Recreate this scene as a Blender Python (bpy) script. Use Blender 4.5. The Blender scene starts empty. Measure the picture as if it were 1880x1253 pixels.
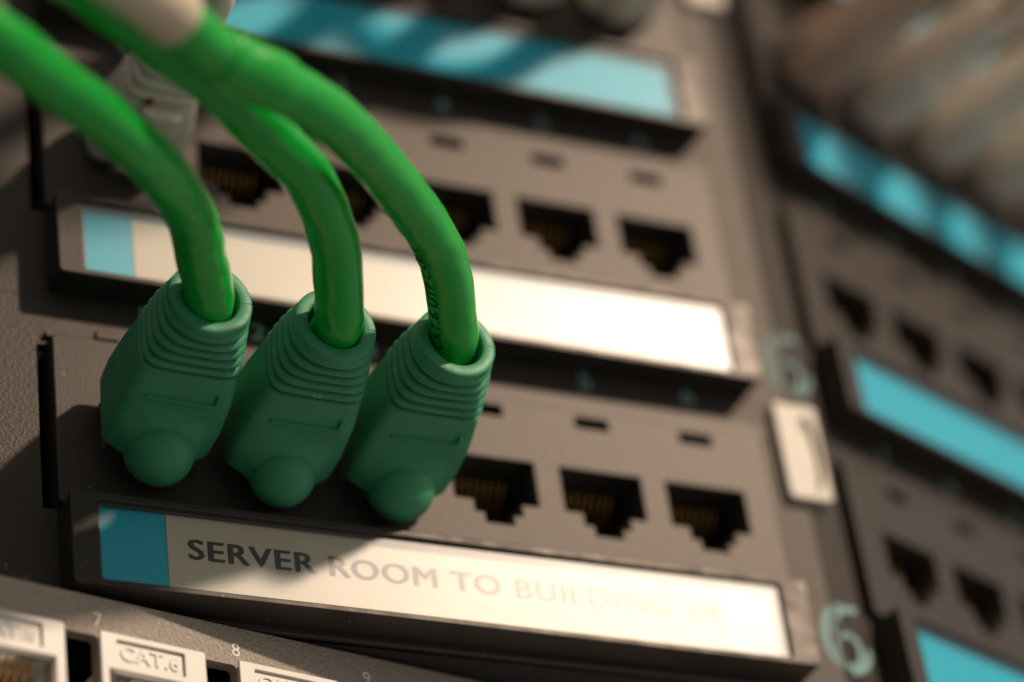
import bpy, bmesh, math, random
from mathutils import Vector, Matrix, noise
random.seed(7)
MM = 0.001
S = bpy.context.scene
COL = S.collection
# ------------------------------------------------------------------ camera
cd = bpy.data.cameras.new("Camera"); cam = bpy.data.objects.new("Camera", cd); COL.objects.link(cam); S.camera = cam
az, el, roll = 0.5075, 0.6037, -0.1511
d = Vector((math.sin(az)*math.cos(el), math.cos(az)*math.cos(el), math.sin(el)))
r = d.cross(Vector((0, 0, 1))).normalized(); u = r.cross(d)
r2 = math.cos(roll)*r + math.sin(roll)*u; u2 = -math.sin(roll)*r + math.cos(roll)*u
CP = Vector((-168.75, -285.54, -209.08))*MM
m = Matrix.Identity(4)
for i in range(3):
    m[i][0] = r2[i]; m[i][1] = u2[i]; m[i][2] = -d[i]; m[i][3] = CP[i]
cam.matrix_world = m
cd.sensor_width = 36.0; cd.lens = 36.0*5499.5/1880.0
cd.clip_start = 0.01; cd.clip_end = 50.0
cd.dof.use_dof = True; cd.dof.focus_distance = 0.3535; cd.dof.aperture_fstop = 7.2; cd.dof.aperture_blades = 7
# ------------------------------------------------------------------ light
w = bpy.data.worlds.new("World"); S.world = w; w.use_nodes = True
bg = w.node_tree.nodes["Background"]; bg.inputs[0].default_value = (1.0, 0.93, 0.86, 1); bg.inputs[1].default_value = 0.27
wt = w.node_tree; wtc = wt.nodes.new("ShaderNodeTexCoord"); wd = wt.nodes.new("ShaderNodeVectorMath"); wd.operation = 'DOT_PRODUCT'
wd.inputs[1].default_value = (0.84, -0.22, 0.50)              # the room is lighter to the right and above
wm = wt.nodes.new("ShaderNodeMapRange"); wm.inputs[1].default_value = -0.7; wm.inputs[2].default_value = 1.0; wm.inputs[3].default_value = 0.075; wm.inputs[4].default_value = 0.60
wt.links.new(wtc.outputs["Generated"], wd.inputs[0]); wt.links.new(wd.outputs["Value"], wm.inputs[0]); wt.links.new(wm.outputs[0], bg.inputs[1])
def area(name, direction, dist, size, power, color, target=(-25, 0, 5)):
    ld = bpy.data.lights.new(name, 'AREA'); ld.shape = 'DISK'; ld.size = size; ld.energy = power; ld.color = color
    lo = bpy.data.objects.new(name, ld); COL.objects.link(lo)
    dv = Vector(direction).normalized(); lo.location = Vector(target)*MM + dv*dist
    lo.rotation_euler = dv.to_track_quat('Z', 'Y').to_euler(); return lo
area("key_lamp", (0.50, -0.68, 0.54), 1.2, 0.066, 16.8, (1.0, 0.80, 0.62))
S.view_settings.view_transform = 'Standard'; S.view_settings.look = 'None'
S.view_settings.exposure = -0.16; S.view_settings.gamma = 1.0
S.render.engine = 'CYCLES'
S.cycles.max_bounces = 8; S.cycles.transparent_max_bounces = 12

# ------------------------------------------------------------------ materials
def mat(name, color, rough=0.5, spec=0.5, bump=0.0, bscale=2500, var=0.0, vscale=120, sss=0.0, sscale=0.0015, coat=0.0,
        metallic=0.0, stint=None, dust=0.0, dscale=450, rvar=0.0, trans=0.0, ior=1.5, detail=3.0, crough=0.1):
    mt = bpy.data.materials.new(name); mt.use_nodes = True; nt = mt.node_tree; N = nt.nodes; Lk = nt.links
    b = N["Principled BSDF"]; b.inputs["Base Color"].default_value = (*color, 1)
    b.inputs["Roughness"].default_value = rough; b.inputs["Specular IOR Level"].default_value = spec
    b.inputs["Metallic"].default_value = metallic; b.inputs["IOR"].default_value = ior
    b.inputs["Transmission Weight"].default_value = trans
    if sss:
        b.inputs["Subsurface Weight"].default_value = sss; b.inputs["Subsurface Scale"].default_value = sscale
        b.inputs["Subsurface Radius"].default_value = (0.5, 1.0, 0.4) if sscale < 0.002 else (1.0, 0.8, 0.6)
    if stint: b.inputs["Specular Tint"].default_value = (*stint, 1)
    if coat:
        b.inputs["Coat Weight"].default_value = coat; b.inputs["Coat Roughness"].default_value = crough
    tc = N.new("ShaderNodeTexCoord")
    if var:
        n = N.new("ShaderNodeTexNoise"); n.inputs["Scale"].default_value = vscale; n.inputs["Detail"].default_value = 6
        mx = N.new("ShaderNodeMix"); mx.data_type = 'RGBA'
        mx.inputs[6].default_value = (*[c*(1-var) for c in color], 1); mx.inputs[7].default_value = (*[min(1, c*(1+var)) for c in color], 1)
        Lk.new(tc.outputs["Object"], n.inputs["Vector"]); Lk.new(n.outputs["Fac"], mx.inputs[0]); Lk.new(mx.outputs[2], b.inputs["Base Color"])
    if dust:
        vo = N.new("ShaderNodeTexVoronoi"); vo.inputs["Scale"].default_value = dscale
        ns = N.new("ShaderNodeTexNoise"); ns.inputs["Scale"].default_value = dscale*0.4
        th = N.new("ShaderNodeMapRange"); th.inputs[1].default_value = 0.42; th.inputs[2].default_value = 0.75; th.inputs[3].default_value = 0.0; th.inputs[4].default_value = 0.16
        lt = N.new("ShaderNodeMath"); lt.operation = 'LESS_THAN'; mu = N.new("ShaderNodeMath"); mu.operation = 'MULTIPLY'; mu.inputs[1].default_value = dust
        md = N.new("ShaderNodeMix"); md.data_type = 'RGBA'; md.inputs[7].default_value = (0.45, 0.43, 0.38, 1)
        Lk.new(tc.outputs["Object"], vo.inputs["Vector"]); Lk.new(tc.outputs["Object"], ns.inputs["Vector"]); Lk.new(ns.outputs["Fac"], th.inputs[0])
        Lk.new(vo.outputs["Distance"], lt.inputs[0]); Lk.new(th.outputs[0], lt.inputs[1]); Lk.new(lt.outputs[0], mu.inputs[0]); Lk.new(mu.outputs[0], md.inputs[0])
        if b.inputs["Base Color"].is_linked:
            Lk.new(b.inputs["Base Color"].links[0].from_socket, md.inputs[6])
        else: md.inputs[6].default_value = (*color, 1)
        Lk.new(md.outputs[2], b.inputs["Base Color"])
    if rvar:
        n = N.new("ShaderNodeTexNoise"); n.inputs["Scale"].default_value = vscale*1.7; n.inputs["Detail"].default_value = 8
        mr = N.new("ShaderNodeMapRange"); mr.inputs[1].default_value = 0.3; mr.inputs[2].default_value = 0.7
        mr.inputs[3].default_value = rough-rvar; mr.inputs[4].default_value = rough+rvar
        Lk.new(tc.outputs["Object"], n.inputs["Vector"]); Lk.new(n.outputs["Fac"], mr.inputs[0]); Lk.new(mr.outputs[0], b.inputs["Roughness"])
    if bump:
        n = N.new("ShaderNodeTexNoise"); n.inputs["Scale"].default_value = bscale; n.inputs["Detail"].default_value = detail
        bp = N.new("ShaderNodeBump"); bp.inputs["Strength"].default_value = 1.0; bp.inputs["Distance"].default_value = bump*MM
        Lk.new(tc.outputs["Object"], n.inputs["Vector"]); Lk.new(n.outputs["Fac"], bp.inputs["Height"]); Lk.new(bp.outputs[0], b.inputs["Normal"])
    return mt
M = {}
M['coat'] = mat("powder_coat_black", (0.032, 0.027, 0.024), 0.50, 0.40, bump=0.10, bscale=2600, var=0.2, vscale=1500, rvar=0.02, detail=4, stint=(1.0, 0.87, 0.76), dust=0.30, dscale=600)
M['coat_rough'] = mat("textured_powder_coat", (0.36, 0.295, 0.235), 0.55, 0.8, bump=0.38, bscale=2300, var=0.3, vscale=1400, rvar=0.08, detail=4, dust=0.30, dscale=600)
M['plastic'] = mat("black_plastic", (0.032, 0.027, 0.024), 0.48, 0.42, bump=0.03, bscale=2600, var=0.12, vscale=900, rvar=0.02, stint=(1.0, 0.87, 0.76), dust=0.30, dscale=600)
M['frame'] = mat("label_holder_plastic", (0.030, 0.026, 0.023), 0.44, 0.42, bump=0.012, bscale=2200, var=0.2, vscale=200, rvar=0.08, stint=(1.0, 0.87, 0.76), dust=0.30, dscale=600)
M['black'] = mat("cavity_black", (0.012, 0.011, 0.011), 0.6, 0.3)
M['gold'] = mat("gold_contacts", (0.50, 0.28, 0.08), 0.24, 0.5, metallic=1.0)
M['boot'] = mat("green_boot_rubber", (0.040, 0.275, 0.130), 0.50, 0.45, bump=0.022, bscale=2500, var=0.18, vscale=420, sss=0.0, rvar=0.07, dust=0.35, dscale=520)
M['jacket'] = mat("green_cable_jacket", (0.003, 0.38, 0.034), 0.27, 0.45, bump=0.08, bscale=160, var=0.10, vscale=200, sss=0.0, dust=0.25, dscale=380, rvar=0.04)
M['ink'] = mat("black_ink", (0.018, 0.020, 0.020), 0.6, 0.3)
M['cableink'] = mat("jacket_print_ink", (0.010, 0.045, 0.020), 0.6, 0.2)
M['blue'] = mat("blue_label_card", (0.001, 0.46, 0.66), 0.6, 0.05, var=0.05, vscale=90)
M['cream'] = mat("cream_label_paper", (0.62, 0.545, 0.44), 0.65, 0.3, var=0.04, vscale=160)
M['pale'] = mat("pale_label_paper", (0.58, 0.60, 0.60), 0.6, 0.3, var=0.03, vscale=160)
M['teal_ink'] = mat("pale_teal_print", (0.22, 0.38, 0.37), 0.6, 0.2, var=0.15, vscale=700)
M['white_ink'] = mat("white_print", (0.85, 0.80, 0.70), 0.6, 0.3, var=0.1, vscale=900)
M['jack'] = mat("white_jack_plastic", (0.66, 0.61, 0.54), 0.42, 0.45, bump=0.006, bscale=2500, var=0.04, vscale=300)
M['ivory'] = mat("ivory_plastic", (0.60, 0.54, 0.45), 0.45, 0.3, bump=0.02, bscale=900, var=0.05)
M['grey_boot'] = mat("beige_grey_boot", (0.86, 0.76, 0.64), 0.5, 0.4, bump=0.02, bscale=1500, var=0.08, sss=0.3, sscale=0.003)
M['grey_cable'] = mat("beige_grey_cable", (0.76, 0.63, 0.50), 0.45, 0.4, var=0.08, sss=0.3, sscale=0.003)
M['brown_boot'] = mat("brownish_boot", (0.60, 0.42, 0.32), 0.5, 0.4, var=0.08)
M['white_boot'] = mat("white_boot", (0.62, 0.55, 0.47), 0.5, 0.4, bump=0.01, bscale=1500, var=0.05)
M['white_cable'] = mat("white_cable", (0.72, 0.62, 0.53), 0.45, 0.4, var=0.05)
M['navy'] = mat("navy_blue_cable", (0.012, 0.018, 0.14), 0.45, 0.5)
M['red'] = mat("dark_red_dot", (0.16, 0.01, 0.01), 0.5, 0.4)
M['beige_wrap'] = mat("beige_wrap", (0.62, 0.52, 0.38), 0.5, 0.3, var=0.08)
M['clear'] = mat("clear_plug_plastic", (0.92, 0.92, 0.92), 0.12, 0.5, trans=0.9, ior=1.49)
def film(name, ior, rough):
    mt = bpy.data.materials.new(name); mt.use_nodes = True; nt = mt.node_tree; N = nt.nodes; Lk = nt.links
    N.remove(N["Principled BSDF"]); out = N["Material Output"]
    tr = N.new("ShaderNodeBsdfTransparent"); tr.inputs[0].default_value = (0.97, 0.97, 0.96, 1)
    gl = N.new("ShaderNodeBsdfGlossy"); gl.inputs["Roughness"].default_value = rough
    fr = N.new("ShaderNodeFresnel"); fr.inputs[0].default_value = ior
    mx = N.new("ShaderNodeMixShader"); tc = N.new("ShaderNodeTexCoord")
    n = N.new("ShaderNodeTexNoise"); n.inputs["Scale"].default_value = 90; n.inputs["Detail"].default_value = 2
    mp = N.new("ShaderNodeMapping"); mp.inputs["Scale"].default_value = (0.6, 1, 1.5)
    bp = N.new("ShaderNodeBump"); bp.inputs["Distance"].default_value = 0.05*MM
    Lk.new(tc.outputs["Object"], mp.inputs[0]); Lk.new(mp.outputs[0], n.inputs["Vector"]); Lk.new(n.outputs["Fac"], bp.inputs["Height"])
    Lk.new(bp.outputs[0], gl.inputs["Normal"])
    ge = N.new("ShaderNodeNewGeometry"); sb = N.new("ShaderNodeMath"); sb.operation = 'SUBTRACT'; sb.inputs[0].default_value = 1.0
    mu = N.new("ShaderNodeMath"); mu.operation = 'MULTIPLY'
    Lk.new(ge.outputs["Backfacing"], sb.inputs[1]); Lk.new(sb.outputs[0], mu.inputs[0]); Lk.new(fr.outputs[0], mu.inputs[1])
    Lk.new(mu.outputs[0], mx.inputs[0]); Lk.new(tr.outputs[0], mx.inputs[1]); Lk.new(gl.outputs[0], mx.inputs[2]); Lk.new(mx.outputs[0], out.inputs[0])
    return mt
M['film'] = film("clear_label_film", 1.42, 0.42)
M['glare'] = film("glare_label_film", 1.78, 0.36)  # same film, reflection set stronger for the labels washed out by lamp glare
M['worn_ink'] = mat("worn_teal_print", (0.15, 0.24, 0.23), 0.6, 0.2, var=0.25, vscale=700)

# ------------------------------------------------------------------ helpers
def empty(name, label, cat, loc=(0, 0, 0), group=None):
    o = bpy.data.objects.new(name, None); COL.objects.link(o); o.location = Vector(loc)*MM
    o.empty_display_size = 0.01; o["label"] = label; o["category"] = cat
    if group: o["group"] = group
    return o
def link(name, bm, mt, parent=None, smooth=False, label=None):
    """link one bmesh, in millimetres of its parent's space, as one object"""
    me = bpy.data.meshes.new(name); bm.to_mesh(me); bm.free()
    me.transform(Matrix.Scale(MM, 4)); me.materials.append(mt)
    if smooth:
        for p in me.polygons: p.use_smooth = True
    o = bpy.data.objects.new(name, me); COL.objects.link(o)
    if parent: o.parent = parent
    if label: o["label"] = label
    return o
def rounded(x0, x1, z0, z1, rad=0.0, seg=6):
    if rad <= 0: return [(x0, z0), (x1, z0), (x1, z1), (x0, z1)]
    P = []
    for cx, cz, a0 in ((x1-rad, z0+rad, -90), (x1-rad, z1-rad, 0), (x0+rad, z1-rad, 90), (x0+rad, z0+rad, 180)):
        for i in range(seg+1):
            a = math.radians(a0+90*i/seg); P.append((cx+rad*math.cos(a), cz+rad*math.sin(a)))
    return P
def plate(bm, outer, holes, y0, y1, bevel=0.0, M4=None):
    """solid plate with holes, outline in x/z, front at y0, back at y1"""
    cu = bpy.data.curves.new("t", 'CURVE'); cu.dimensions = '2D'; cu.fill_mode = 'BOTH'
    for poly in [outer]+list(holes):
        sp = cu.splines.new('POLY'); sp.points.add(len(poly)-1); sp.use_cyclic_u = True
        for p, (x, z) in zip(sp.points, poly): p.co = (x, z, 0, 1)
    cu.extrude = (y1-y0)/2-bevel; cu.bevel_depth = bevel; cu.bevel_resolution = 2 if bevel else 0; cu.offset = -bevel
    ob = bpy.data.objects.new("t", cu); COL.objects.link(ob)
    me = bpy.data.meshes.new_from_object(ob.evaluated_get(bpy.context.evaluated_depsgraph_get()))
    T = Matrix(((1, 0, 0, 0), (0, 0, -1, (y0+y1)/2), (0, 1, 0, 0), (0, 0, 0, 1)))
    if M4 is not None: T = M4 @ T
    me.transform(T); bm.from_mesh(me)
    bpy.data.objects.remove(ob); bpy.data.curves.remove(cu); bpy.data.meshes.remove(me)
def fix(bm):
    bmesh.ops.remove_doubles(bm, verts=bm.verts, dist=1e-4); bmesh.ops.recalc_face_normals(bm, faces=bm.faces); return bm
def box(bm, x0, x1, y0, y1, z0, z1, bev=0.0):
    g = bmesh.ops.create_cube(bm, size=1.0); vs = g['verts']
    for v in vs: v.co = Vector(((x0+x1)/2+v.co.x*(x1-x0), (y0+y1)/2+v.co.y*(y1-y0), (z0+z1)/2+v.co.z*(z1-z0)))
    if bev:
        es = list({e for v in vs for e in v.link_edges}); bmesh.ops.bevel(bm, geom=es, offset=bev, segments=2, affect='EDGES', profile=0.5)
def text_bm(bm, body, x, z, h, y, width=1.0, depth=0.06, bold=0.0, rot=0.0, align='CENTER', M4=None, spacing=1.0):
    cu = bpy.data.curves.new("t", 'FONT'); cu.body = body; cu.size = 1.0; cu.align_x = align; cu.align_y = 'CENTER'
    cu.extrude = depth/2/h; cu.offset = bold; cu.space_character = spacing; cu.resolution_u = 4
    ob = bpy.data.objects.new("t", cu); COL.objects.link(ob)
    me = bpy.data.meshes.new_from_object(ob.evaluated_get(bpy.context.evaluated_depsgraph_get()))
    k = h/0.70
    T = Matrix.Translation((x, y, z)) @ Matrix.Rotation(rot, 4, 'Y') @ Matrix(((k*width, 0, 0, 0), (0, 0, -h, 0), (0, k, 0, 0), (0, 0, 0, 1)))
    if M4 is not None: T = M4 @ T
    me.transform(T); bm.from_mesh(me)
    bpy.data.objects.remove(ob); bpy.data.curves.remove(cu); bpy.data.meshes.remove(me)
def spline(P, n=14):
    P = [Vector(p) for p in P]; Q = [2*P[0]-P[1]]+P+[2*P[-1]-P[-2]]; out = []
    for i in range(1, len(Q)-2):
        a, b, c, e = Q[i-1], Q[i], Q[i+1], Q[i+2]
        for k in range(n):
            t = k/n
            out.append(0.5*((2*b)+(c-a)*t+(2*a-5*b+4*c-e)*t*t+(3*b-a-3*c+e)*t**3))
    out.append(P[-1]); return out
def frames(P):
    T = [(P[min(i+1, len(P)-1)]-P[max(i-1, 0)]).normalized() for i in range(len(P))]
    n = T[0].orthogonal().normalized() if abs(T[0].z) > 0.9 else T[0].cross(Vector((0, 0, 1))).normalized(); F = []
    for t in T:
        n = (n-t*n.dot(t)).normalized(); F.append((t, n, t.cross(n)))
    return F
def tube(bm, P, rad, seg=28, lump=0.0, seed=0.0):
    F = frames(P); rings = []; L = 0.0
    for i, (p, (t, n, b)) in enumerate(zip(P, F)):
        if i: L += (P[i]-P[i-1]).length
        R = rad(L) if callable(rad) else rad; ring = []
        for k in range(seg):
            a = 2*math.pi*k/seg
            q = 1.0
            if lump: q += lump*noise.noise(Vector((math.cos(a+L*0.28)*1.2, math.sin(a+L*0.28)*1.2, L*0.09+seed)))
            ring.append(bm.verts.new(p+(n*math.cos(a)+b*math.sin(a))*R*q))
        rings.append(ring)
    for A, B in zip(rings, rings[1:]):
        for k in range(seg): bm.faces.new((A[k], A[(k+1) % seg], B[(k+1) % seg], B[k]))
    bm.faces.new(rings[0][::-1]); bm.faces.new(rings[-1])
    return F

# ------------------------------------------------------------------ angled patch panels
PITCH, U1 = 15.5, 44.45
FOLD, FX, FIRST = 0.3534, 33.16, 18.96
MR = Matrix.Translation((FX, 0, 0)) @ Matrix.Rotation(FOLD, 4, 'Z')           # right face frame
YS = 1.4                                                                      # sheet is this far behind the jack face
def opening(cx):
    return [(cx-5.85, -3.05), (cx+5.85, -3.05), (cx+5.85, -9.7), (cx+3.3, -9.7), (cx+3.3, -11.5), (cx+1.95, -11.5),
            (cx+1.95, -13.0), (cx-1.95, -13.0), (cx-1.95, -11.5), (cx-3.3, -11.5), (cx-3.3, -9.7), (cx-5.85, -9.7)]
# module geometry is made once (x = 0 at its first port) and shared by every module
def module_body():
    bm = bmesh.new()
    holes = [opening(k*PITCH) for k in range(6)]+[rounded(k*PITCH-2.4, k*PITCH+2.4, 3.75, 5.3, 0.3, 3) for k in range(6)]
    plate(bm, rounded(-11.4, 88.0, -17.9, 6.5, 0.5, 4), holes, 0.0, 10.5, 0.22)
    plate(bm, [p for p in rounded(-11.9, 89.0, 3.0, 8.8, 2.6, 8) if p[1] > 6.0]+[(-11.9, 6.65), (89.0, 6.65)], [], 0.75, 1.6, 0.1)
    box(bm, -5.6, -2.6, 0.35, 1.5, 6.9, 8.1, 0.15)
    box(bm, -14.0, 88.8, 10.5, 11.5, -18.6, 7.6); box(bm, -14.2, -13.2, YS+1.6, 10.5, -18.6, 7.6)  # added backing and left skirt, keep outside light out of the gap
    return bm
def contact_bm():
    bm = bmesh.new()
    for i in range(8):
        x = (i-3.5)*1.02
        tube(bm, [Vector((x, 4.4, -3.15)), Vector((x, 4.9, -4.2)), Vector((x, 6.0, -5.6)), Vector((x, 8.0, -7.1)), Vector((x, 10.0, -7.9))], 0.15, 8)
    return bm
def frame_bm():
    bm = bmesh.new()
    plate(bm, rounded(-11.2, 87.8, -30.9, -18.2, 0.7, 5), [rounded(-7.9, 83.7, -30.05, -19.2, 0.45, 5)], -3.5, YS+0.4, 0.18)
    plate(bm, rounded(-8.6, 84.4, -30.5, -18.8, 0.4, 3), [rounded(-7.5, 83.3, -29.75, -19.45, 0.5, 5)], -2.75, -2.2, 0.1)
    box(bm, -9.0, 84.8, -1.7, YS+0.3, -30.4, -18.7)
    return bm
def mk(bm, name, mt, smooth=False):
    fix(bm); me = bpy.data.meshes.new(name); bm.to_mesh(me); bm.free(); me.transform(Matrix.Scale(MM, 4)); me.materials.append(mt)
    if smooth:
        for p in me.polygons: p.use_smooth = True
    return me
ME = {}
ME['body'] = mk(module_body(), "port_module", M['plastic'])
ME['contact'] = mk(contact_bm(), "contact_set", M['gold'], True)
ME['frame'] = mk(frame_bm(), "label_frame", M['frame'])
b = bmesh.new(); plate(b, rounded(-7.85, 83.65, -30.0, -19.25, 0.8, 5), [], -2.98, -2.78, 0.0); ME['film'] = mk(b, "label_window", M['film'])
b = bmesh.new(); plate(b, rounded(-7.85, 83.65, -30.0, -19.25, 0.8, 5), [], -2.98, -2.78, 0.0); ME['glare'] = mk(b, "label_window", M['glare'])
b = bmesh.new(); box(b, -8.4, 84.2, -2.0, -1.75, -30.3, -18.9); ME['card'] = mk(b, "label_card", M['blue'])
def sub(name, me, parent, x=0.0, z=0.0):
    o = bpy.data.objects.new(name, me); COL.objects.link(o); o.parent = parent; o.location = (x*MM, 0, z*MM); return o
def slip(parent, x0, x1, z0, z1, mt, tilt=0.0, name="paper_slip", y=-2.12):
    bm = bmesh.new(); box(bm, x0, x1, y, y+0.1, z0, z1)
    bmesh.ops.rotate(bm, verts=bm.verts, cent=(x0, 0, z1), matrix=Matrix.Rotation(tilt, 3, 'Y')); return link(name, bm, mt, parent)
def module(parent, right, z, first_no, glare=False):
    me = ME['body']; o = bpy.data.objects.new("port_module", me); COL.objects.link(o); o.parent = parent
    base = MR @ Matrix.Translation((FIRST, 0, 0)) if right else Matrix.Translation((-62.0, 0, 0))
    mt = Matrix.Translation((-FX, 0, 0)) @ base
    o.matrix_local = Matrix.Translation(mt.to_translation()*MM) @ mt.to_3x3().to_4x4()
    for k in range(6): sub("contact_set", ME['contact'], o, k*PITCH)
    sub("label_frame", ME['frame'], o); sub("label_card", ME['card'], o); sub("label_window", ME['glare' if glare else 'film'], o)
    for k in range(6):
        bm = bmesh.new(); text_bm(bm, str(first_no+k), k*PITCH+0.9, 12.3, 2.5, YS-0.02, 1.1, 0.03, 0.02)
        link("port_number", bm, M['teal_ink'], o)
    return o
def panel_sheet(z_lo, z_hi):
    bm = bmesh.new()
    hl = rounded(-75.0, 25.6, -18.2, 5.6, 0.3, 3)
    plate(bm, rounded(-150.0, 33.16-YS*math.tan(FOLD/2), z_lo, z_hi), [hl], YS, YS+1.5, 0.0, Matrix.Translation((-FX, 0, 0)))
    h2 = rounded(FIRST-12.8, FIRST+87.6, -18.2, 5.6, 0.3, 3)
    plate(bm, rounded(-YS*math.tan(FOLD/2), 240.0, z_lo, z_hi), [h2], YS, YS+1.5, 0.0, Matrix.Translation((-FX, 0, 0)) @ MR)
    return bm
def flange(z, thick=1.2, depth=42.0):
    bm = bmesh.new(); yy = YS+1.0
    c, s = math.cos(FOLD), math.sin(FOLD)
    pts = [(-150-FX, yy), (-0.3, yy), (238*c-yy*s, 238*s+yy*c), (238*c-(depth)*s, 238*s+depth*c), (-150-FX, depth)]
    vs = [bm.verts.new((x, y, z)) for x, y in pts]; f = bm.faces.new(vs)
    g = bmesh.ops.extrude_face_region(bm, geom=[f]); bmesh.ops.translate(bm, verts=[v for v in g['geom'] if isinstance(v, bmesh.types.BMVert)], vec=(0, 0, thick))
    return bm
def logo(parent, z, ink):
    """pale teal printed swirl in the shape of a 6"""
    bm = bmesh.new(); cx, cz, h = 33.0-FX, z, 9.0
    def band(P, wd):
        n = len(P); a = []; b_ = []
        for i in range(n):
            t = (P[min(i+1, n-1)]-P[max(i-1, 0)]).normalized(); q = Vector((-t.y, t.x)); ww = wd(i/(n-1))/2
            a.append(P[i]+q*ww); b_.append(P[i]-q*ww)
        for y in (YS-0.04,):
            va = [bm.verts.new((p.x+cx, y, p.y+cz)) for p in a]; vb = [bm.verts.new((p.x+cx, y, p.y+cz)) for p in b_]
            for i in range(n-1): bm.faces.new((va[i], va[i+1], vb[i+1], vb[i]))
    arc = lambda x, y, rx, ry, a0, a1, n=30: [Vector((x+rx*math.cos(math.radians(a0+(a1-a0)*i/n)), y+ry*math.sin(math.radians(a0+(a1-a0)*i/n)))) for i in range(n+1)]
    band(arc(0.3, 0.3, 2.5, 4.2, 85, 262), lambda t: 0.2+0.85*math.sin(math.pi*min(1, t*0.9+0.08)))   # outer sweep
    band(arc(1.5, 0.9, 2.3, 3.4, 70, 190), lambda t: 1.0-0.4*t)                                       # inner stem
    band(arc(0.85, -1.5, 1.45, 2.2, 0, 360), lambda t: 0.65)                                            # bowl
    band(arc(0.6, -1.4, 2.75, 3.0, -85, 12), lambda t: 0.3+0.7*math.sin(math.pi*min(1, t*0.75+0.2)))  # tail
    ex = bmesh.ops.extrude_face_region(bm, geom=bm.faces[:]); bmesh.ops.translate(bm, verts=[v for v in ex['geom'] if isinstance(v, bmesh.types.BMVert)], vec=(0, 0.03, 0))
    bmesh.ops.rotate(bm, verts=bm.verts, cent=(cx, 0, cz), matrix=Matrix.Rotation(0.10, 3, 'Y'))
    for v in bm.verts: v.co.x = cx+(v.co.x-cx)*1.15; v.co.z = cz+(v.co.z-cz)*1.12
    return link("printed_logo", bm, ink, parent)
def clip(parent):
    """ivory icon clip with a long oval dimple"""
    bm = bmesh.new(); x0, x1, z0, z1 = 28.9-FX, 36.6-FX, -2.6, 13.0
    plate(bm, rounded(x0, x1-0.9, z0, z1, 0.8, 5), [[(x0+4.6+1.45*math.cos(t*math.pi/16), 5.0+6.0*math.sin(t*math.pi/16)) for t in range(32)]], 0.1, YS+0.3, 0.3)
    bm2 = bmesh.new()
    plate(bm2, [(x0+4.6+1.5*math.cos(t*math.pi/16), 5.0+6.05*math.sin(t*math.pi/16)) for t in range(32)], [], 0.95, YS+0.2, 0.0)
    me = bpy.data.meshes.new("t"); bm2.to_mesh(me); bm.from_mesh(me); bm2.free()
    return link("icon_clip", fix(bm), M['ivory'], parent)
PGROUP = "angled patch panels stacked in the rack"
def angled_panel(row, label, zlo=-31.6, zhi=12.85):
    z = row*U1
    o = empty("patch_panel", label, "patch panel", (FX, 0, z), PGROUP)
    link("panel_plate", fix(panel_sheet(zlo, zhi-0.12)), M['coat'], o)
    link("panel_flange", fix(flange(zlo)), M['coat'], o)
    a = module(o, False, z, 1, row < 2); b_ = module(o, True, z, 7)
    return o, a, b_
pA, aL, aR = angled_panel(0, "lowest angled black patch panel, with the SERVER ROOM label and three green cables plugged in")
pB, bL, bR = angled_panel(1, "middle angled black patch panel, with a bright washed-out label above the green boots")
pC, cL, cR = angled_panel(2, "upper angled black patch panel, with a long blank blue label behind the green cables")
pD, dL, dR = angled_panel(3, "topmost angled black patch panel, above the long blank blue label and mostly out of view")
logo(pA, -23.3, M['teal_ink']); logo(pB, -23.9, M['worn_ink'])
clip(pA); clip(pC)
# labels of the left modules (module coordinates: x = world + 62)
slip(aL, 0.9, 75.9, -29.6, -19.0, M['cream'], 0.004); slip(aL, 75.9, 84.0, -30.2, -19.0, M['pale'], 0.0, "label_end_strip")
bm = bmesh.new(); text_bm(bm, "SERVER ROOM TO BUILDING 24", 3.2, -23.95, 2.75, -2.16, 1.18, 0.03, 0.0, 0.0, 'LEFT', None, 1.08)
text_bm(bm, "SERVER ROOM TO BUILDING 24", 3.31, -24.02, 2.75, -2.164, 1.18, 0.03, 0.0, 0.0, 'LEFT', None, 1.08)
text_bm(bm, "SERVER ROOM TO BUILDING 24", 3.48, -23.93, 2.75, -2.168, 1.18, 0.03, 0.0, 0.0, 'LEFT', None, 1.08)


link("label_text", bm, M['ink'], aL)
slip(bL, -0.9, 76.5, -30.1, -20.1, M['cream'], 0.0); slip(bL, 76.5, 84.0, -30.2, -19.0, M['pale'], 0.0, "label_end_strip")

# ------------------------------------------------------------------ keystone panel below
PH = 0.1842; MLW = Matrix.Translation((0, 10.66, 0)) @ Matrix.Rotation(PH, 4, 'Z')
kp = empty("keystone_panel", "flat textured black panel holding white CAT.6 jacks, below the SERVER ROOM label", "patch panel", (0, 0, 0))
kp.matrix_world = Matrix.Translation(MLW.to_translation()*MM) @ MLW.to_3x3().to_4x4()
KP = 18.25
bm = bmesh.new(); holes = []
for k in range(-2, 6):
    x = -71.9+k*KP
    holes.append([(x-0.35, -56.5), (x+14.1, -56.5), (x+14.1, -37.2), (x+16.3, -36.75), (x+17.6, -37.2), (x+17.85, -37.2), (x+17.85, -37.6), (x+17.85, -56.5)] and rounded(x+13.2, x+18.5, -55.0, -37.2, 0.5, 4))
    holes.append(rounded(x+1.0, x+12.4, -55.0, -38.5, 0.2, 3))
plate(bm, rounded(-125, 190, -76.0, -31.95), holes, 0.0, 1.6, 0.05)
link("panel_plate", fix(bm), M['coat_rough'], kp)
bm = bmesh.new(); box(bm, -125, 190, 14, 15, -76, -31.95); box(bm, -125, 190, 1.6, 14, -33.2, -31.95); link("rear_shield", bm, M['black'], kp)
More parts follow.
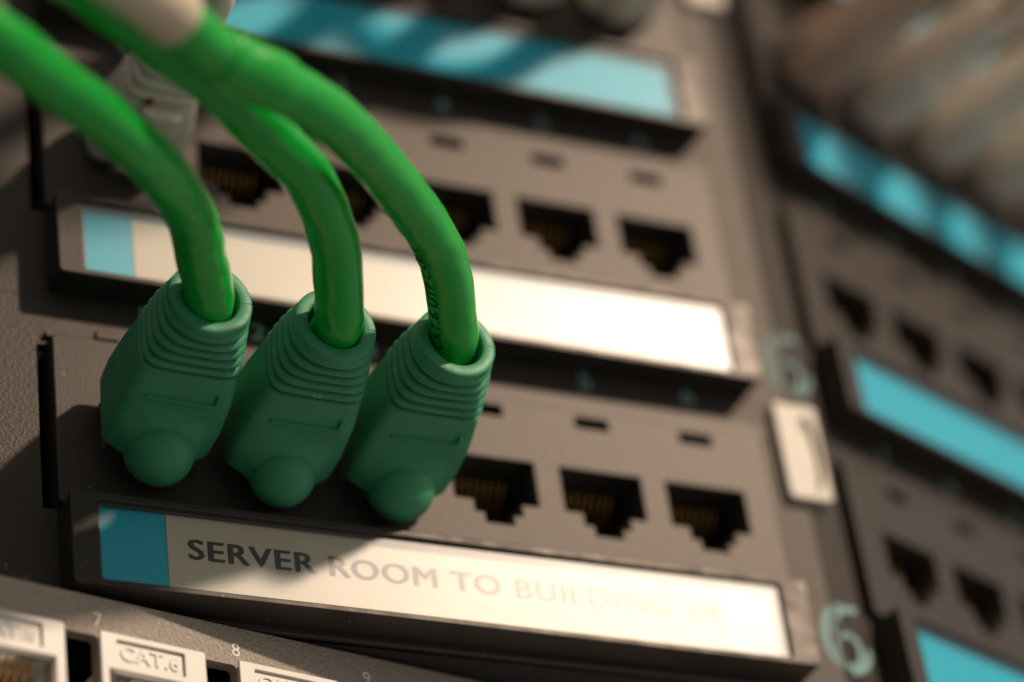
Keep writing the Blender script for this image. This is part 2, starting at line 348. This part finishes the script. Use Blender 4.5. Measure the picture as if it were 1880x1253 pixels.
def jack(k):
    x = -71.9+k*KP
    bm = bmesh.new()
    recess = rounded(x+2.1, x+10.9, -40.85, -37.85, 0.15, 3)
    op = [(x+1.0, -41.7), (x+12.5, -41.7), (x+12.5, -48.6), (x+10.2, -48.6), (x+10.2, -50.6), (x+8.9, -50.6), (x+8.9, -52.2), (x+4.9, -52.2), (x+4.9, -50.6), (x+3.5, -50.6), (x+3.5, -48.6), (x+1.0, -48.6)]
    plate(bm, rounded(x, x+13.75, -54.5, -37.0, 0.35, 4), [recess, op], -1.1, -0.7, 0.12)
    plate(bm, rounded(x+0.3, x+13.45, -54.2, -37.3, 0.3, 4), [op], -0.72, 0.6, 0.0); plate(bm, rounded(x+0.7, x+12.8, -54.2, -40.9, 0.1, 2), [op], 0.5, 10.0, 0.0)
    o = link("keystone_jack", fix(bm), M['jack'], kp)
    bm = bmesh.new(); text_bm(bm, "CAT.6", x+6.5, -39.35, 1.85, -0.78, 1.05, 0.22, 0.015, 0, 'CENTER', None, 1.05)
    link("embossed_text", bm, M['jack'], o)
    bm = bmesh.new()
    for i in range(8):
        xx = x+6.75+(i-3.5)*1.02
        tube(bm, [Vector((xx, 0.4, -42.0)), Vector((xx, 2.0, -42.8)), Vector((xx, 5.5, -45.2)), Vector((xx, 9.0, -46.6))], 0.24, 8)
    link("contact_set", bm, M['gold'], o, True)
    bm = bmesh.new(); box(bm, x+1.0, x+12.5, 9.6, 9.95, -52, -41.8); link("port_back", bm, M['black'], o)
    bm = bmesh.new(); text_bm(bm, str(7+k), x+0.35, -35.15, 1.75, -0.03, 0.95, 0.03, 0.0)
    link("port_number", bm, M['white_ink'], kp)
for k in range(-1, 5): jack(k)

# ------------------------------------------------------------------ snagless boots and plugs
def lerp_st(ST, wv):
    for (a, b) in zip(ST, ST[1:]):
        if a[0] <= wv <= b[0]:
            t = (wv-a[0])/(b[0]-a[0]); return [p+(q-p)*t for p, q in zip(a, b)]
    return ST[-1]
GST = [(3.0, -6.75, 6.2, 5.0, 5.0), (3.4, -6.75, 6.75, 5.25, 9), (7.0, -6.5, 6.95, 5.1, 9), (12.0, -6.1, 6.75, 4.75, 7.5),
       (15.5, -5.6, 6.3, 4.45, 6.0), (17.0, -5.3, 6.0, 4.40, 5.2), (20.0, -4.7, 5.6, 4.65, 3.4), (22.8, -4.25, 5.15, 5.0, 2.1), (24.4, -4.1, 5.1, 5.1, 2.0)]
def boot_bm(ST=GST, ribs=5, r0=16.3, r1=23.2, gd=0.8, seg=120, hole=3.45, z_off=0.0):
    bm = bmesh.new(); rings = []; w0, w1 = ST[0][0], ST[-1][0]; N = 220
    def ring(wv, sc=1.0, dsc=0.0):
        _, zc, hx, hz, n = lerp_st(ST, wv); hx = hx*sc-dsc; bump = 0.0 if ST is not GST else 1.0; hz = hz*sc-dsc; out = []
        for k in range(seg):
            a = 2*math.pi*k/seg; c, s = math.cos(a), math.sin(a)
            x = math.copysign(abs(c)**(2/n), c)*hx; z = math.copysign(abs(s)**(2/n), s)*hz
            if bump and s < -0.2: z -= 2.3*math.exp(-(((x*x+(wv-4.6)**2)**0.5)/4.7)**4)
            out.append(bm.verts.new((x, -wv, zc+z+z_off)))
        return out
    for i in range(N+1):
        wv = w0+(w1-w0)*i/N; g = 0.0
        if ribs and r0 <= wv <= r1:
            ph = ((wv-r0)/(r1-r0)*ribs) % 1.0
            g = gd*(max(0.0, math.sin(math.pi*min(1, ph/0.42)))**0.7 if ph < 0.42 else 0.0)
            g -= 0.22*math.sin(math.pi*(ph-0.42)/0.58) if ph >= 0.42 else 0.0
        e = w1-wv
        if e < 0.3: g += 0.3-math.sqrt(max(0, 0.09-(0.3-e)**2))
        rings.append(ring(wv, 1.0, g))
    for A, B in zip(rings, rings[1:]):
        for k in range(seg): bm.faces.new((A[k], A[(k+1) % seg], B[(k+1) % seg], B[k]))
    bm.faces.new(rings[0][::-1])
    # annular front face and the bore
    _, zc, hx, hz, n = ST[-1]; prev = rings[-1]
    for rr, wv in ((hole+0.25, w1), (hole+0.05, w1-0.12), (hole, w1-0.4), (hole, w1-5.0)):
        cur = []
        for k in range(seg):
            a = 2*math.pi*k/seg; cur.append(bm.verts.new((rr*math.cos(a), -wv, zc+rr*math.sin(a)+z_off)))
        for k in range(seg): bm.faces.new((prev[k], prev[(k+1) % seg], cur[(k+1) % seg], cur[k]))
        prev = cur
    bm.faces.new(prev)
    return bm
def dome_bm(r_=4.2, w_=4.5, z_=-12.7, sx=1.0, sw=1.0):
    bm = bmesh.new(); bmesh.ops.create_uvsphere(bm, u_segments=48, v_segments=32, radius=r_)
    for v in bm.verts:
        v.co.x *= sx
        if v.co.z > 0: v.co.z *= 0.9
        v.co.y = v.co.y*sw-w_; v.co.z += z_
        if v.co.y > -0.25: v.co.y = -0.25
    return bm
def plug_bm():
    bm = bmesh.new(); box(bm, -5.8, 5.8, -6.0, 9.0, -9.6, -3.2, 0.3); box(bm, -3.0, 3.0, -3.0, 7.0, -10.8, -9.7, 0.2); return bm
def mark_bm():
    """thin moulded line with a short hook on the underside of the boot"""
    bm = bmesh.new()
    def bar(x0, x1, wa, wb):
        st = lerp_st(GST, (wa+wb)/2); z = st[1]-st[3]
        box(bm, x0, x1, -wb, -wa, z-0.4, z+0.5, 0.08)
    bar(-4.3, 4.5, 12.3, 12.7); bar(4.1, 4.5, 12.3, 14.0)
    return bm
GREEN = "green network cables plugged in side by side"
def print_on(P, F, body, s0, h, side, R, parent):
    """bend printed text round the cable: s along the cable, angle round it"""
    cu = bpy.data.curves.new("t", 'FONT'); cu.body = body; cu.size = 1.0; cu.extrude = 0.0; cu.offset = 0.01; cu.space_character = 1.1
    ob = bpy.data.objects.new("t", cu); COL.objects.link(ob)
    me = bpy.data.meshes.new_from_object(ob.evaluated_get(bpy.context.evaluated_depsgraph_get()))
    bm = bmesh.new(); bm.from_mesh(me); bpy.data.objects.remove(ob); bpy.data.curves.remove(cu); bpy.data.meshes.remove(me)
    cum = [0.0]
    for a, b_ in zip(P, P[1:]): cum.append(cum[-1]+(b_-a).length)
    k = h/0.7; side = Vector(side)
    ks = next(i for i, c in enumerate(cum) if c >= s0); ang = math.atan2(side.dot(F[ks][2]), side.dot(F[ks][1]))
    for v in bm.verts:
        s = s0+v.co.x*k; y = v.co.y*k; i = 0
        while i < len(cum)-2 and cum[i+1] < s: i += 1
        t = (s-cum[i])/max(1e-6, cum[i+1]-cum[i]); p = P[i].lerp(P[i+1], max(0, min(1, t)))
        tt, n, b_ = [F[i][q].lerp(F[i+1][q], t).normalized() for q in range(3)]
        a = ang+(h*0.5-y)/R
        v.co = p+(n*math.cos(a)+b_*math.sin(a))*(R+0.07)
    return link("jacket_print", bm, M['cableink'], parent)
def green_cable(x, path, label, dz=0.0, seed=0.0, dx=0.0):
    o = empty("network_cable", label, "network cable", (x, 0, 0), GREEN)
    bt = link("strain_relief_boot", fix(boot_bm(z_off=dz)), M['boot'], o, True)
    bt.location.z = -4.1*MM*(1-math.cos(0.02)); bt.rotation_euler.y = 0.022*math.sin(seed*1.7)
    bm = dome_bm(r_=4.2+0.12*math.sin(seed*2.1), z_=-12.7+dz); link("latch_cover", bm, M['boot'], bt, True)
    bm = bmesh.new(); box(bm, 3.75, 5.0, -24.45, -24.2, -4.1+dz-0.06, -4.1+dz+0.06, 0.02); box(bm, -5.0, -3.75, -24.45, -24.2, -4.1+dz-0.06, -4.1+dz+0.06, 0.02); link("mould_seam", bm, M['boot'], bt)
    bm = mark_bm(); bmesh.ops.translate(bm, verts=bm.verts, vec=(0, 0, dz)); link("moulded_mark", bm, M['boot'], bt)
    link("plug", plug_bm(), M['clear'], o)
    P = [(x, -16.5, -4.1+dz), (x-0.1, -20.0, -4.15+dz)]+list(path)
    P = spline([Vector(p)-Vector((x, 0, 0)) for p in P], 14)
    bm = bmesh.new(); F = tube(bm, P, 2.93, 40, 0.045, seed)
    link("cable_jacket", bm, M['jacket'], o, True)
    return o, P, F
T1 = [(-122,-72,-5), (-142,-82,-14), (-162,-88,-38), (-184,-90,-80)]
T2 = [(-112,-73,4), (-132,-84,0), (-156,-92,-20), (-182,-96,-64)]
T3 = [(-108,-86,-6), (-130,-98,-14), (-156,-106,-36), (-184,-108,-80)]
g1 = green_cable(-62, [(-62.2,-23.6,-4.0),(-63.39,-26.78,-3.38),(-65.06,-29.79,-2.75),(-68.50,-36.25,-1.97),(-74.17,-43.72,-3.20),(-79.29,-49.11,-4.00),(-84.13,-53.14,-4.40),(-91.56,-57.76,-4.43),(-98.29,-62.30,-4.55),(-105.94,-65.62,-3.90)]+T1,
                 "green cable furthest left, its boot above the blue square of the SERVER ROOM label", 0.6, 1.0)
g2 = green_cable(-46.5, [(-46.6,-24.9,-4.9),(-47.43,-27.59,-4.17),(-48.49,-30.36,-3.19),(-51.26,-36.11,-1.60),(-57.40,-44.30,0.01),(-64.99,-49.99,0.86),(-72.43,-55.50,1.56),(-80.12,-59.34,2.21),(-87.46,-63.32,2.80),(-93.33,-65.88,3.52)]+T2,
                 "middle one of the three green cables, passing under its right neighbour at the top", -0.4, 5.0)
g3 = green_cable(-31, [(-31.2,-24.0,-3.8),(-32.30,-26.61,-3.16),(-35.48,-32.72,-1.42),(-39.21,-37.81,-0.59),(-47.69,-46.32,-0.51),(-54.36,-52.54,-1.17),(-60.65,-57.52,-1.82),(-68.20,-61.40,-2.46),(-75.35,-64.45,-2.98),(-80.37,-68.21,-3.32),(-85.10,-71.72,-3.59),(-90.96,-75.48,-4.31)]+T3,
                 "green cable furthest right, printed on its jacket, next to the open ports", -0.2, 9.0)
print_on(g3[1], g3[2], "CAT.6 UTP CABLE", 7.6, 1.5, (-0.77, -0.37, -0.42), 2.93, g3[0])
def sleeve(parent, P, i0, i1, R, mt, name, lump=0.0, seed=0.0):
    bm = bmesh.new(); Q = P[i0:i1]; n = len(Q)
    tot = sum((b_-a).length for a, b_ in zip(Q, Q[1:]))
    tube(bm, Q, lambda L: R-0.5*(max(0, 1-L/0.5)+max(0, 1-(tot-L)/0.5)), 40, lump, seed); return link(name, bm, mt, parent, True)

sleeve(g3[0], g3[1], 157, 186, 3.35, M['beige_wrap'], "wrap_sleeve", 0.03, 3.0)
sleeve(g3[0], g3[1], 123, 142, 3.25, M['jacket'], "wrap_band", 0.06, 8.0)
# ------------------------------------------------------------------ other plugs
WST = [(1.0, -6.6, 5.6, 3.6, 6), (1.4, -6.6, 5.9, 3.9, 6), (9.0, -6.5, 5.8, 3.9, 6), (12.0, -6.4, 5.2, 3.6, 5), (19.0, -6.1, 4.0, 3.2, 3), (22.0, -6.0, 3.4, 3.2, 2)]
def other_cable(frame, px, row, path, boot_m, cable_m, label, group, rad=2.6, red=False, ST=WST, local=True):
    z = row*U1; base = frame @ Matrix.Translation((px, 0, z))
    o = empty("network_cable", label, "network cable", (0, 0, 0), group)
    o.matrix_world = Matrix.Translation(base.to_translation()*MM) @ base.to_3x3().to_4x4()
    bt = link("strain_relief_boot", fix(boot_bm(ST, 4, 12.5, 20.5, 0.3, 56, rad+0.15)), boot_m, o, True)
    bm = bmesh.new(); box(bm, -2.6, 2.6, -13.0, -1.2, -12.0, -10.2, 0.5); box(bm, -1.9, 1.9, -12.5, -9.0, -11.2, -9.6, 0.3); link("latch_lever", bm, boot_m, bt)
    link("plug", plug_bm(), M['clear'], o)
    if red:
        bm = bmesh.new(); bmesh.ops.create_uvsphere(bm, u_segments=16, v_segments=10, radius=0.8)
        bmesh.ops.translate(bm, verts=bm.verts, vec=(-1.8, -13.5, -9.6)); link("red_dot", bm, M['red'], bt, True)
    inv = base.inverted()
    P = [Vector((0, -17, -6)), Vector((0, -21, -6))]+[(Vector(p) if local else inv @ Vector(p)) for p in path]
    bm = bmesh.new(); tube(bm, spline(P, 10), rad, 24, 0.02, px); link("cable_jacket", bm, cable_m, o, True)
    return o
I4 = Matrix.Identity(4)
other_cable(I4, -62.0, 1, [(-60.9,-25,36.9),(-61.0,-30,36.1),(-61.3,-34.5,37.2),(-62,-40,46),(-66,-46,64),(-74,-54,90),(-86,-64,125)], M['white_boot'], M['white_cable'],
            "off-white plug seen between the green cables, the only one in the middle panel's left block", "pale cables", 1.9, True, local=False)
CST = [(1.0, -6.6, 5.1, 4.2, 6), (1.4, -6.6, 5.4, 4.5, 6), (9.0, -6.5, 5.2, 4.5, 6), (16.0, -6.4, 4.4, 4.0, 5), (25.0, -6.1, 3.7, 3.7, 3), (28.0, -6.0, 3.5, 3.5, 2)]
CG = "beige cables crowded in the upper panel's right block"
for k in range(6):
    bend = [(0.5, -27, -5.8), (1.2, -36, -4.5), (3.0, -50, 0.0), (6.0, -66, 9.0), (9, -84, 24), (12, -98, 48), (13, -108, 80)]
    jit = random.uniform(-1, 1); path = [(x+jit*(i*0.6), y, z+random.uniform(-0.6, 0.6)*(i > 1)) for i, (x, y, z) in enumerate(bend)]
    other_cable(MR, FIRST+k*PITCH, 2, path, M['brown_boot'] if k == 0 else M['grey_boot'], M['grey_cable'],
                ["brownish plug nearest the fold, above the wavy teal label at upper right", "beige plug second from the fold, in the crowd at upper right", "beige plug third from the fold, in the crowd at upper right",
                 "beige plug fourth from the fold, at the right edge", "beige plug fifth from the fold, beyond the right edge", "beige plug sixth from the fold, beyond the right edge"][k], CG, 2.7, ST=CST)
TG = "cables in the topmost panel"
for k in range(6):
    bend = [(0.5, -26, -5.0), (1.0, -33, -1.0), (1.5, -40, 8.0), (2, -46, 24), (3, -52, 50)]
    other_cable(MR, FIRST+k*PITCH, 3, bend, M['navy'] if k == 2 else M['grey_boot'], M['navy'] if k == 2 else M['grey_cable'],
                ["beige plug of the topmost panel, right block, nearest the fold", "beige plug of the topmost panel, right block, just left of the navy one", "navy blue plug at the top right corner, above the beige crowd",
                 "beige plug of the topmost panel, right block, just right of the navy one", "beige plug of the topmost panel, right block, second right of the navy one", "beige plug of the topmost panel, right block, furthest from the fold"][k], TG, 3.2, ST=CST)
for k in range(1, 5):  # unseen cables added to cast shade on the long blue label below
    bend = [(0, -27, -5.8), (0.2, -40, -6.5), (0, -60, -8.0), (-1, -80, -6), (-4, -98, 10), (-8, -106, 44), (-12, -110, 80)]
    path = [(x+random.uniform(-1, 1), y, z+random.uniform(-1, 1)) for x, y, z in bend]
    other_cable(I4, -62.0+k*PITCH, 3, path, M['grey_boot'], M['grey_cable'],
                ["", "unseen beige plug added to shade the blue label, topmost panel, left block, second port", "unseen beige plug added to shade the blue label, topmost panel, left block, third port", "unseen beige plug added to shade the blue label, topmost panel, left block, fourth port", "unseen beige plug added to shade the blue label, topmost panel, left block, fifth port"][k], TG, 3.0)
for k in (1, 2, 3, 4, 5):  # all but the last reach far out of view, shaped to shade panels below
    bend = [(0, -27, -5.8), (0.2, -40, -6.0), (0, -58, -6.0), (-1, -78, -3), (-4, -96, 12), (-8, -104, 44), (-12, -108, 80)] if k < 5 else [(0, -27, -5.8), (0.5, -36, -4.0), (1.0, -48, 2.0), (0, -60, 14.0), (-2, -70, 34), (-6, -78, 62)]
    path = [(x+random.uniform(-.5, .5), y, z) for x, y, z in bend]
    other_cable(I4, -62.0+k*PITCH, 2, path, M['grey_boot'], M['grey_cable'],
                ["", "beige plug second from the left, above the long blank blue label", "beige plug third from the left, above the long blank blue label", "beige plug fourth from the left, above the long blank blue label",
                 "beige plug fifth from the left, its lower end at the top edge", "beige plug at the right end of the long blank blue label, beside the fold"][k], "beige cables above the long blank blue label", 2.7)
# ------------------------------------------------------------------ rack wall behind everything
